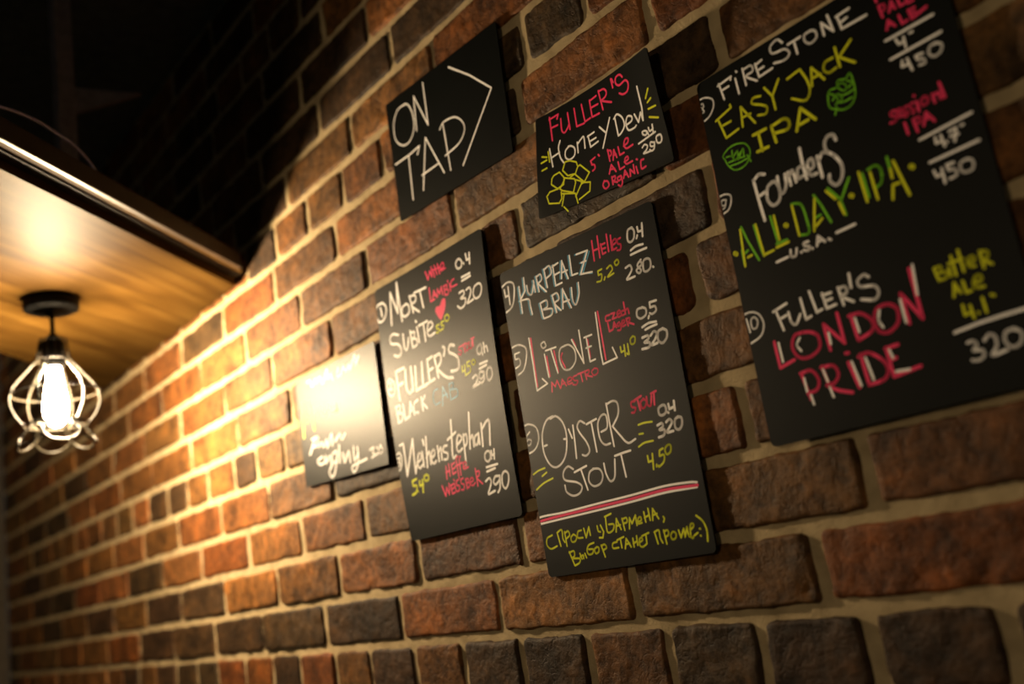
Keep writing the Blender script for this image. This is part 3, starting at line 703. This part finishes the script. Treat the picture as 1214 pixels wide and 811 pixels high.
  ('price', 'white', 3.0, 0, '', '2259 1568 2204 1541 2205 1482 2256 1467 2304 1495 2303 1554 2259 1568;!2325 1479 2333 1473;!2352 1561 2354 1507 2419 1516;!2434 1575 2425 1480;2147 1378 2213 1388 2220 1351 2166 1328 2235 1314 2212 1261 2137 1253;2276 1386 2328 1405 2356 1369 2307 1322 2265 1280 2352 1278;2452 1405 2400 1382 2390 1305 2435 1277 2485 1319 2493 1385 2447 1407'),
  ('ray_marks', 'yellow', 2.2, 0, '', '1877 1440 1968 1444 2080 1432;!1865 1342 1924 1338;1826 1213 1915 1238 2046 1236;9 1223 109 1251 237 1263;!165 1176 256 1207;21 1036 173 1091 353 1121'),
  ('strength', 'yellow', 2.5, 0, '', '!1928 1095 1928 1030 1995 1036;!2002 1104 1981 946;!2036 983 2031 965;!2164 1132 2112 1119 2098 1063;2098 1063 2162 1063 2145 997 2071 958 2058 967;2238 1152 2192 1119 2203 1062 2260 1079 2276 1140 2238 1152'),
  ('divider_line', 'white', 2.4, 0, '', '-83 701 95 712 463 706 1046 721 1586 731 2090 749 2437 732 2535 716;-91 628 446 639 1028 649 1568 662 2072 682 2524 671'),
  ('divider_line', 'pink', 2.9, 1, 'pink line between two white lines', '-94 658 241 672 456 676 1037 685 1576 693 2080 710 2539 688'),
  ('note', 'yellow', 2.2, 0, '', '177 476 77 449 58 374 123 323 236 343;!273 493 304 336;273 493 361 515 360 415 385 370;!408 486 412 323;404 468 469 488 486 439 425 408;551 440 502 408 511 360 570 362 601 406 560 439;699 469 638 458 622 394 706 384;!745 482 762 377 833 489 838 396;972 481 977 425 1010 411;!1028 483 1063 405 1034 344 980 351;!1226 584 1117 563;1130 561 1124 397 1213 404 1241 464 1163 474;!1260 380 1296 520 1344 397;!1281 441 1343 445;!1385 508 1398 381;1383 499 1451 508 1453 463 1398 453;!1473 389 1501 501 1524 436 1595 515 1594 409;1615 442 1668 452 1665 488 1628 475 1615 424 1674 425;!1727 532 1732 426;!1796 558 1801 435;!1724 471 1790 488;!1837 430 1863 548 1925 435;!1850 480 1914 489;!1995 446 2007 424 1986 393;!434 255 494 94;431 245 514 255 514 199 464 176 593 162 581 117 502 93;!612 216 634 154;611 179 664 192 663 155;!696 207 713 159;872 308 783 291 742 240 758 191 823 194 846 237 771 246;915 257 868 235 878 188 929 201 940 245 910 258;!987 267 1022 136;985 258 1043 270 1066 231 1006 210;1246 274 1177 264 1170 214 1257 210;!1251 291 1362 314;!1306 299 1308 204;!1357 189 1396 292 1450 197;!1376 232 1434 237;!1497 280 1495 192;!1558 299 1554 203;!1491 227 1555 246;1580 226 1636 246 1628 273 1594 259 1584 199 1623 177 1679 197;!1639 289 1745 311;!1700 299 1693 204;!1831 309 1853 185;1826 306 1895 318 1899 240 1922 186;!1965 309 1977 168;1962 296 2019 303 2024 259 1978 239;2088 277 2052 247 2065 203 2114 214 2126 259 2088 277;!2172 283 2187 206 2244 291 2245 207 2292 302;2292 302 2294 218 2312 199;2328 264 2383 298 2378 324 2341 312 2323 214 2342 182 2364 201 2421 227;!2457 264 2463 260;!2451 195 2456 192;2442 396 2514 331 2545 236 2530 132'),
]),
('B5', [[-0.5763, -0.006, 1.8735], [-0.3145, -0.0065, 1.8725], [-0.3145, -0.0065, 1.5006], [-0.5767, -0.006, 1.4996]], (0.006, 0.0065, 0.0065, 0.006, 0, 0), [
  ('number_mark', 'white', 1.8, 0, '', '-24 3569 78 3560 164 3500 158 3419 82 3348 -42 3323;36 3515 -2 3503 23 3461 37 3425 -2 3425 -8 3457 41 3477 36 3515'),
  ('beer_name', 'white', 2.3, 0, '', '!279 3610 304 3431;!261 3596 435 3613 422 3584;!295 3530 386 3532;!479 3567 486 3403;!504 3632 510 3622;!581 3620 584 3443;585 3606 679 3603 690 3539 605 3525 713 3423;!731 3594 745 3447 904 3456;!726 3578 809 3592;!736 3515 817 3519;1066 3636 1017 3693 932 3664 939 3591 1073 3564 1113 3497 1047 3465 934 3491;!1116 3586 1260 3589;!1185 3582 1193 3453;1374 3588 1305 3582 1296 3520 1345 3475 1415 3498 1415 3561 1368 3592;!1491 3473 1489 3600 1588 3463 1564 3635;!1652 3573 1669 3439 1916 3434;!1640 3573 1778 3580;!1666 3499 1738 3512'),
  ('beer_name', 'yellow', 2.38, 0, '', '!186 3250 233 3047 392 3071;!153 3266 359 3316 353 3347;!212 3184 324 3185;!446 3069 470 3266 592 3041;!455 3157 562 3152;711 3263 628 3281 605 3235 701 3176 754 3127 727 3072 641 3095;!770 3320 837 3199;!941 3323 837 3199 840 3062;!1030 3277 1177 3299;1177 3299 1226 3158 1226 3048 1159 2994 1033 3075;!1260 3086 1294 3255 1393 3089;!1277 3154 1368 3155;1517 3234 1440 3232 1408 3173 1453 3123 1529 3131;!1560 3313 1567 3121;!1723 3301 1579 3208 1711 3087'),
  ('beer_name', 'yellow', 3.2, 0, '', '!538 2934 690 2931;!599 2933 603 2745;!546 2759 675 2753;!754 2928 769 2759;753 2924 896 2934 947 2888 917 2824 759 2849;!1005 2761 1093 2949 1218 2780;!1031 2804 1146 2808'),
  ('hop_drawing', 'green', 1.64, 0, '', '1642 3018 1590 2992 1515 3009 1490 2958 1416 2963 1387 2913 1378 2821 1431 2774 1511 2734 1593 2747 1644 2816 1653 2917 1642 3018;1505 2971 1550 2970 1583 2921 1553 2894 1508 2938 1505 2971;1414 2932 1460 2887 1471 2839 1441 2811;1501 2867 1565 2856 1634 2863;1466 2820 1528 2800 1608 2803;1595 2968 1642 2933 1600 2902;!1446 2788 1414 2728;1420 2864 1485 2896 1518 2847 1486 2810'),
  ('hop_drawing', 'green', 1.64, 0, '', '150 2890 232 2935 330 2937 429 2897 467 2806 424 2722 347 2687 254 2698 189 2768 165 2837 150 2890;185 2862 251 2845 277 2787 360 2842;197 2799 292 2792 398 2779;264 2897 261 2829 326 2869 317 2781 393 2862 384 2775;214 2757 321 2745 417 2748;!425 2779 452 2703'),
  ('beer_name', 'white', 3.44, 0, '', '!432 2512 445 2298 462 2093;436 2510 504 2542 566 2519;!473 2341 540 2353;629 2411 569 2382 541 2277 583 2197 659 2211 694 2304 666 2396 618 2410;697 2436 690 2305 724 2265 770 2325 783 2426;!818 2429 819 2305;822 2392 867 2425 881 2311;975 2423 925 2418 913 2335 962 2332;!990 2592 986 2427 994 2292;1027 2357 1089 2373 1088 2443 1044 2436 1025 2349 1051 2303 1104 2298;!1146 2443 1151 2243;1149 2399 1205 2452 1258 2437;1361 2510 1347 2562 1294 2575 1248 2527 1251 2448 1316 2376 1361 2263 1333 2157 1267 2118 1217 2173 1222 2230'),
  ('number_mark', 'white', 1.8, 0, '', '-18 2513 67 2516 137 2478 126 2408 82 2351 9 2333;75 2457 25 2467 10 2426 51 2410 75 2457 47 2393 9 2380'),
  ('beer_name', 'green', 2.54, 0, 'green second stroke of the lettering', '!181 2129 226 1967 304 1751;!156 1865 205 1884;!328 2091 350 1850 368 1772;!528 2104 549 1866 546 1814;!533 1828 651 1828;779 2128 845 2111 883 2069 899 1942 893 1807 789 1820;!1022 2117 1071 2011 1133 1818;!978 1912 1047 1919;!1398 2130 1273 1964;!1175 2122 1269 1982 1291 1824;!1528 2116 1539 1889;1584 2125 1663 2131 1700 2075 1683 1976 1613 1940;!1780 2154 1782 1999;!135 1909 131 1766'),
  ('beer_name', 'yellow', 2.71, 1, '', '!164 2108 136 1746;!188 1818 236 1823;!349 2092 372 1771;!369 1776 486 1783;!568 2097 573 1857;!524 1796 664 1802;!781 2110 789 1820;!1023 2082 950 1803;!966 1831 1056 1881;!1152 2106 1227 1999;!1252 1955 1276 1838;!1499 2137 1514 1859;!1601 2093 1613 1843;!1825 2101 1894 1769;!1743 1790 1774 1906 1831 1901;!1786 2046 1782 1967'),
  ('dot_marks', 'yellow', 4.92, 0, '', '!48 1908 63 1895;!670 1964 680 1957;!1378 1971 1387 1964;!1965 1992 1975 1983'),
  ('lettering', 'white', 2.62, 0, '', '!490 1663 620 1669;663 1720 658 1661 705 1653 731 1713;!768 1665 772 1660;864 1733 815 1733 818 1707 866 1681 843 1655 799 1671;!889 1659 893 1654;!941 1662 972 1744 1029 1672;!958 1690 1008 1697;!1070 1682 1090 1667;!1160 1707 1352 1714'),
  ('beer_style', 'pink', 2.38, 0, '', '!2040 3448 2051 3334;2038 3442 2087 3436 2082 3389 2048 3391;!2116 3346 2154 3427 2174 3347;!2134 3370 2169 3372;!2214 3414 2218 3343 2274 3344;!2027 3533 2032 3492;!2057 3209 2088 3282 2136 3203;!2072 3239 2121 3234;!2187 3271 2199 3189 2245 3192;!2277 3271 2287 3184 2425 3215;!2273 3259 2330 3266;!2280 3224 2331 3226;!2277 3399 2292 3329 2336 3330'),
  ('price', 'white', 2.21, 0, '', '!2019 3123 2461 3123;!2110 3089 2125 3035 2181 3034;!2180 3072 2177 2978;!2237 3078 2263 3077;!2022 2945 2487 2951;!2118 2882 2102 2836 2160 2831;!2162 2881 2181 2767;!2299 2858 2235 2864 2246 2825;2246 2825 2293 2811 2297 2771 2249 2775;2422 2882 2369 2879 2348 2825 2386 2783 2442 2796 2466 2847 2423 2886'),
  ('beer_style', 'pink', 2.46, 0, '', '1956 2506 1911 2506 1910 2477 1949 2452 1928 2418 1888 2421;1959 2465 2000 2478 1992 2504 1965 2488 1962 2441 2012 2439;2056 2494 2025 2487 2028 2457 2057 2439 2035 2417 2016 2426;2116 2497 2086 2491 2090 2456 2112 2439 2095 2416;!2148 2493 2147 2406;!2137 2552 2140 2547;2219 2501 2185 2485 2188 2440 2231 2441 2242 2483 2215 2503;!2286 2488 2292 2415;!2289 2476 2342 2482 2343 2424;!2344 2427 2380 2420 2364 2557;!2004 2366 2011 2265;!2080 2362 2094 2248;2079 2357 2134 2358 2134 2319 2090 2315;!2154 2273 2198 2371 2250 2271;!2177 2316 2229 2313'),
  ('price', 'white', 2.21, 0, '', '!2089 2174 2549 2200;!2220 2136 2215 2085 2263 2084;!2266 2135 2277 2035;!2299 2063 2304 2057;!2339 2133 2401 2136 2364 2038;!2341 2090 2406 2081;!2442 2137 2462 2138;!2124 1956 2549 1963;!2139 1876 2151 1818 2205 1826;!2206 1868 2204 1744;!2311 1874 2251 1880 2258 1831;2258 1831 2306 1818 2310 1771 2250 1760;2418 1858 2365 1850 2351 1795 2382 1761 2443 1765 2459 1826 2418 1860'),
  ('number_mark', 'white', 1.97, 0, '', '-29 1292 76 1300 171 1252 202 1145 141 1046 -26 999;!19 1248 32 1112;104 1242 66 1214 70 1140 118 1140 141 1202 104 1242'),
  ('beer_name', 'white', 2.71, 0, '', '!364 1232 407 1027;!335 1225 496 1258;!380 1134 469 1152;497 1172 505 1075 552 1042 615 1117;!652 1257 665 1055 722 1066;!758 1289 790 1083 846 1093;!882 1230 897 1087 992 1094;!877 1213 971 1211;!889 1154 967 1157;!1049 1232 1067 1067;1047 1223 1117 1218 1122 1162 1067 1144 1167 1066;!1183 1315 1174 1191;1358 1229 1317 1260 1250 1229 1264 1170 1392 1137 1416 1068 1362 1023 1245 1060'),
  ('beer_name', 'pink', 3.28, 0, '', '!275 950 282 697 449 732;605 951 504 943 456 843 506 740 619 715 733 767 746 874 676 931 594 951;!826 961 838 720;!826 961 991 741 982 1015;!1105 960 1128 729;1088 956 1205 947 1290 860 1277 775 1132 728;1439 955 1358 936 1317 852 1337 749 1423 716 1522 773 1541 880 1491 939 1429 954;!1604 999 1618 736;!1604 999 1740 742 1729 1174;!489 592 533 342;479 594 598 592 654 495 615 414 515 398;!716 598 754 381;704 592 826 579 862 497 808 430 723 424;723 424 829 354 957 305;!982 565 1034 331;!978 650 1003 648;!1114 601 1132 333;1092 589 1192 597 1302 507 1334 413 1277 341 1131 329;!1359 595 1371 343 1623 369;!1352 589 1471 594;!1370 480 1429 491'),
  ('letter_strokes', 'white', 2.46, 1, 'white second stroke of the pink lettering', '!320 928 325 746;555 909 510 856 542 792;!857 870 856 770;!1143 921 1155 793;1382 920 1356 840 1381 771;!1588 952 1593 752;!1765 1196 1745 945;!509 541 510 421;!542 377 552 292;!720 570 742 455;!748 400 766 310;!1016 565 1056 343;!1154 564 1184 364;!1385 571 1403 497;!1399 379 1524 367'),
  ('beer_style', 'yellow', 2.38, 0, '', '!1935 1105 1953 995;1935 1105 1990 1107 1984 1067 1953 1060 2024 1046 2015 1000 1954 999;!2053 1071 2055 1000;!2094 1156 2099 993;!2160 1182 2167 1004;!2061 1104 2182 1104;2204 1054 2267 1060 2263 1096 2218 1084 2215 1030 2262 1016;!2323 1116 2327 977;2322 1110 2379 1096 2374 1050 2331 1044 2395 988;!2036 831 2065 941 2099 846;!2046 870 2093 876;!2136 931 2144 831 2188 838;2214 885 2285 895 2281 931 2240 931 2212 878 2238 845 2290 839;!2087 746 2086 664 2129 671;!2144 728 2151 623;!2193 654 2197 650;!2252 756 2257 639;!2323 760 2346 746'),
  ('price', 'white', 2.54, 0, '', '!1968 554 2165 572 2367 578 2586 578;2049 448 2098 448 2115 410 2079 379 2149 360 2150 313 2097 293 2052 305;2182 431 2231 465 2269 434 2263 362 2214 302 2336 315;2425 455 2359 448 2335 382 2377 324 2445 338 2471 409 2420 459'),
]),
]

BOARD_INFO = {
 'OT': ('sign_board', 'black sign board with thin white lettering and a large right-pointing arrow', 'sign'),
 'HD': ('sign_board', 'small curled black sign board with a yellow honeycomb drawing', 'sign'),
 'B1': ('menu_board', 'small menu board washed out by the glare of the lamp, nearest the lamp', 'menu board'),
 'B3': ('menu_board', 'black menu board with a small pink heart, below the arrow sign', 'menu board'),
 'B4': ('menu_board', 'black menu board with a pink and white stripe above a yellow handwritten note', 'menu board'),
 'B5': ('menu_board', 'large black menu board at the right with two green hop drawings', 'menu board'),
}
THICK = 0.0020

def make_board(code, corners, off, parts):
    tl, tr, br, bl = [Vector(c) for c in corners]
    uL, uR = (tl.x + bl.x) / 2, (tr.x + br.x) / 2
    zT, zB = (tl.z + tr.z) / 2, (br.z + bl.z) / 2
    def depth(u, z):
        s = min(max((u - uL) / (uR - uL), 0), 1)
        t = min(max((z - zB) / (zT - zB), 0), 1)
        y = (1 - t) * ((1 - s) * off[3] + s * off[2]) + t * ((1 - s) * off[0] + s * off[1]) - off[4] * 4 * s * (1 - s) * (0.4 + 0.6 * t) + off[5] * 4 * t * (1 - t)
        return -y
    def uz(s, t):
        p = (bl * (1 - s) + br * s) * (1 - t) + (tl * (1 - s) + tr * s) * t
        return p.x, p.z
    name, label, cat = BOARD_INFO[code]
    root = thing(name, label, cat, tuple(bl))
    Wd, Ht = uR - uL, zT - zB
    rc = 0.0065 if code in ('B4', 'B5', 'B3') else 0.003
    es = [0.0, 0.04 * rc, 0.15 * rc, 0.35 * rc, 0.65 * rc, rc]
    rows = [e / Ht for e in es] + [rc / Ht + (1 - 2 * rc / Ht) * i / 22 for i in range(1, 22)] + [1 - e / Ht for e in reversed(es)]
    NXB = 24
    front, back = [], []
    for t in rows:
        e = min(t, 1 - t) * Ht
        ins = 0.0
        if e < rc:
            ins = rc - math.sqrt(max(0, rc * rc - (rc - e) ** 2))
        for i in range(NXB + 1):
            s = ins / Wd + (1 - 2 * ins / Wd) * i / NXB
            u, z = uz(s, t)
            y = depth(u, z)
            front.append(Vector((u, y, z)) - bl)
            back.append(Vector((u, y + THICK, z)) - bl)
    nf = len(front)
    faces = []
    R_ = len(rows)
    w = NXB + 1
    for j in range(R_ - 1):
        for i in range(NXB):
            v = j * w + i
            faces.append((v, v + 1, v + w + 1, v + w))
            faces.append((nf + v, nf + v + w, nf + v + w + 1, nf + v + 1))
    loop = [i for i in range(w)] + [j * w + NXB for j in range(1, R_)] + [(R_ - 1) * w + i for i in range(NXB - 1, -1, -1)] + [j * w for j in range(R_ - 2, 0, -1)]
    for a, b in zip(loop, loop[1:] + loop[:1]):
        faces.append((a, nf + a, nf + b, b))
    panel = mesh_obj('panel', front + back, faces, M_BOARD, root, True)
    panel.data.set_sharp_from_angle(angle=math.radians(50))
    split = []
    for q in parts:
        if q[0] in ('ray_marks', 'dot_marks', 'letter_strokes'):
            split += [(q[0][:-1],) + tuple(q[1:5]) + (st,) for st in q[5].split(';')]
        else:
            split.append(q)
    for kind, colour, mm, layer, plabel, strokes in split:
        vs, fs = [], []
        lift = 0.00012 + 0.00010 * layer
        def put(x, z):
            u, zz = bl.x + x, bl.z + z
            u = min(max(u, uz(0, (zz - zB) / Ht)[0] + 0.001), uz(1, (zz - zB) / Ht)[0] - 0.001)
            vs.append(Vector((u, depth(u, zz) - lift, zz)) - bl)
            return len(vs) - 1
        for st in strokes.split(';'):
            poly = st[0] == '!'
            v = [float(q) / 1e4 for q in st.lstrip('!').split()]
            p = [(v[i], v[i + 1]) for i in range(0, len(v), 2)]
            if mm == 0:                        # a filled shape
                q = catmull(p + [p[0]], 5)[:-1]
                cx = sum(a for a, b in q) / len(q); cz = sum(b for a, b in q) / len(q)
                c = put(cx, cz)
                idx = [put(a, b) for a, b in q]
                for a, b in zip(idx, idx[1:] + idx[:1]):
                    fs.append((c, a, b))
                continue
            q = p if poly else catmull(p, 5)
            q = [Vector(a) for a in q]
            hw = mm / 2000.0
            # densify long straight runs so that the stroke follows the curl of the board
            dq = [q[0]]
            for a, b in zip(q, q[1:]):
                n = max(1, int((b - a).length / 0.02))
                dq += [a + (b - a) * (i / n) for i in range(1, n + 1)]
            q = [dq[0]] + [b for a, b in zip(dq, dq[1:]) if (b - a).length > 1e-5]
            if len(q) == 1:
                q.append(q[0] + Vector((1e-4, 0)))
            for a, b in zip(q, q[1:]):         # a quad per segment
                d = (b - a).normalized()
                nn = Vector((-d.y, d.x)) * hw
                fs.append((put(*(a + nn)), put(*(a - nn)), put(*(b - nn)), put(*(b + nn))))
            for i, a in enumerate(q):          # round joins and ends
                if 0 < i < len(q) - 1:
                    d0 = (q[i] - q[i - 1]).normalized(); d1 = (q[i + 1] - q[i]).normalized()
                    if d0.dot(d1) > 0.995:
                        continue
                c = put(*a)
                ring_ = [put(a.x + hw * math.cos(math.pi * k / 5), a.y + hw * math.sin(math.pi * k / 5)) for k in range(10)]
                for k in range(10):
                    fs.append((c, ring_[k], ring_[(k + 1) % 10]))
        o = mesh_obj(kind, vs, fs, INK[colour], root, False)
        if plabel:
            o['label'] = plabel
        elif kind in ('beer_name', 'lettering', 'beer_style', 'strength', 'price', 'number_mark', 'note', 'hop_drawing', 'heart_drawing', 'honeycomb_drawing', 'ray_mark', 'arrow_drawing', 'dot_mark', 'divider_line'):
            o['label'] = colour + ' ' + kind.replace('_', ' ')
    return root

for _code, _c, _o, _parts in BOARD_DATA:
    make_board(_code, _c, _o, _parts)
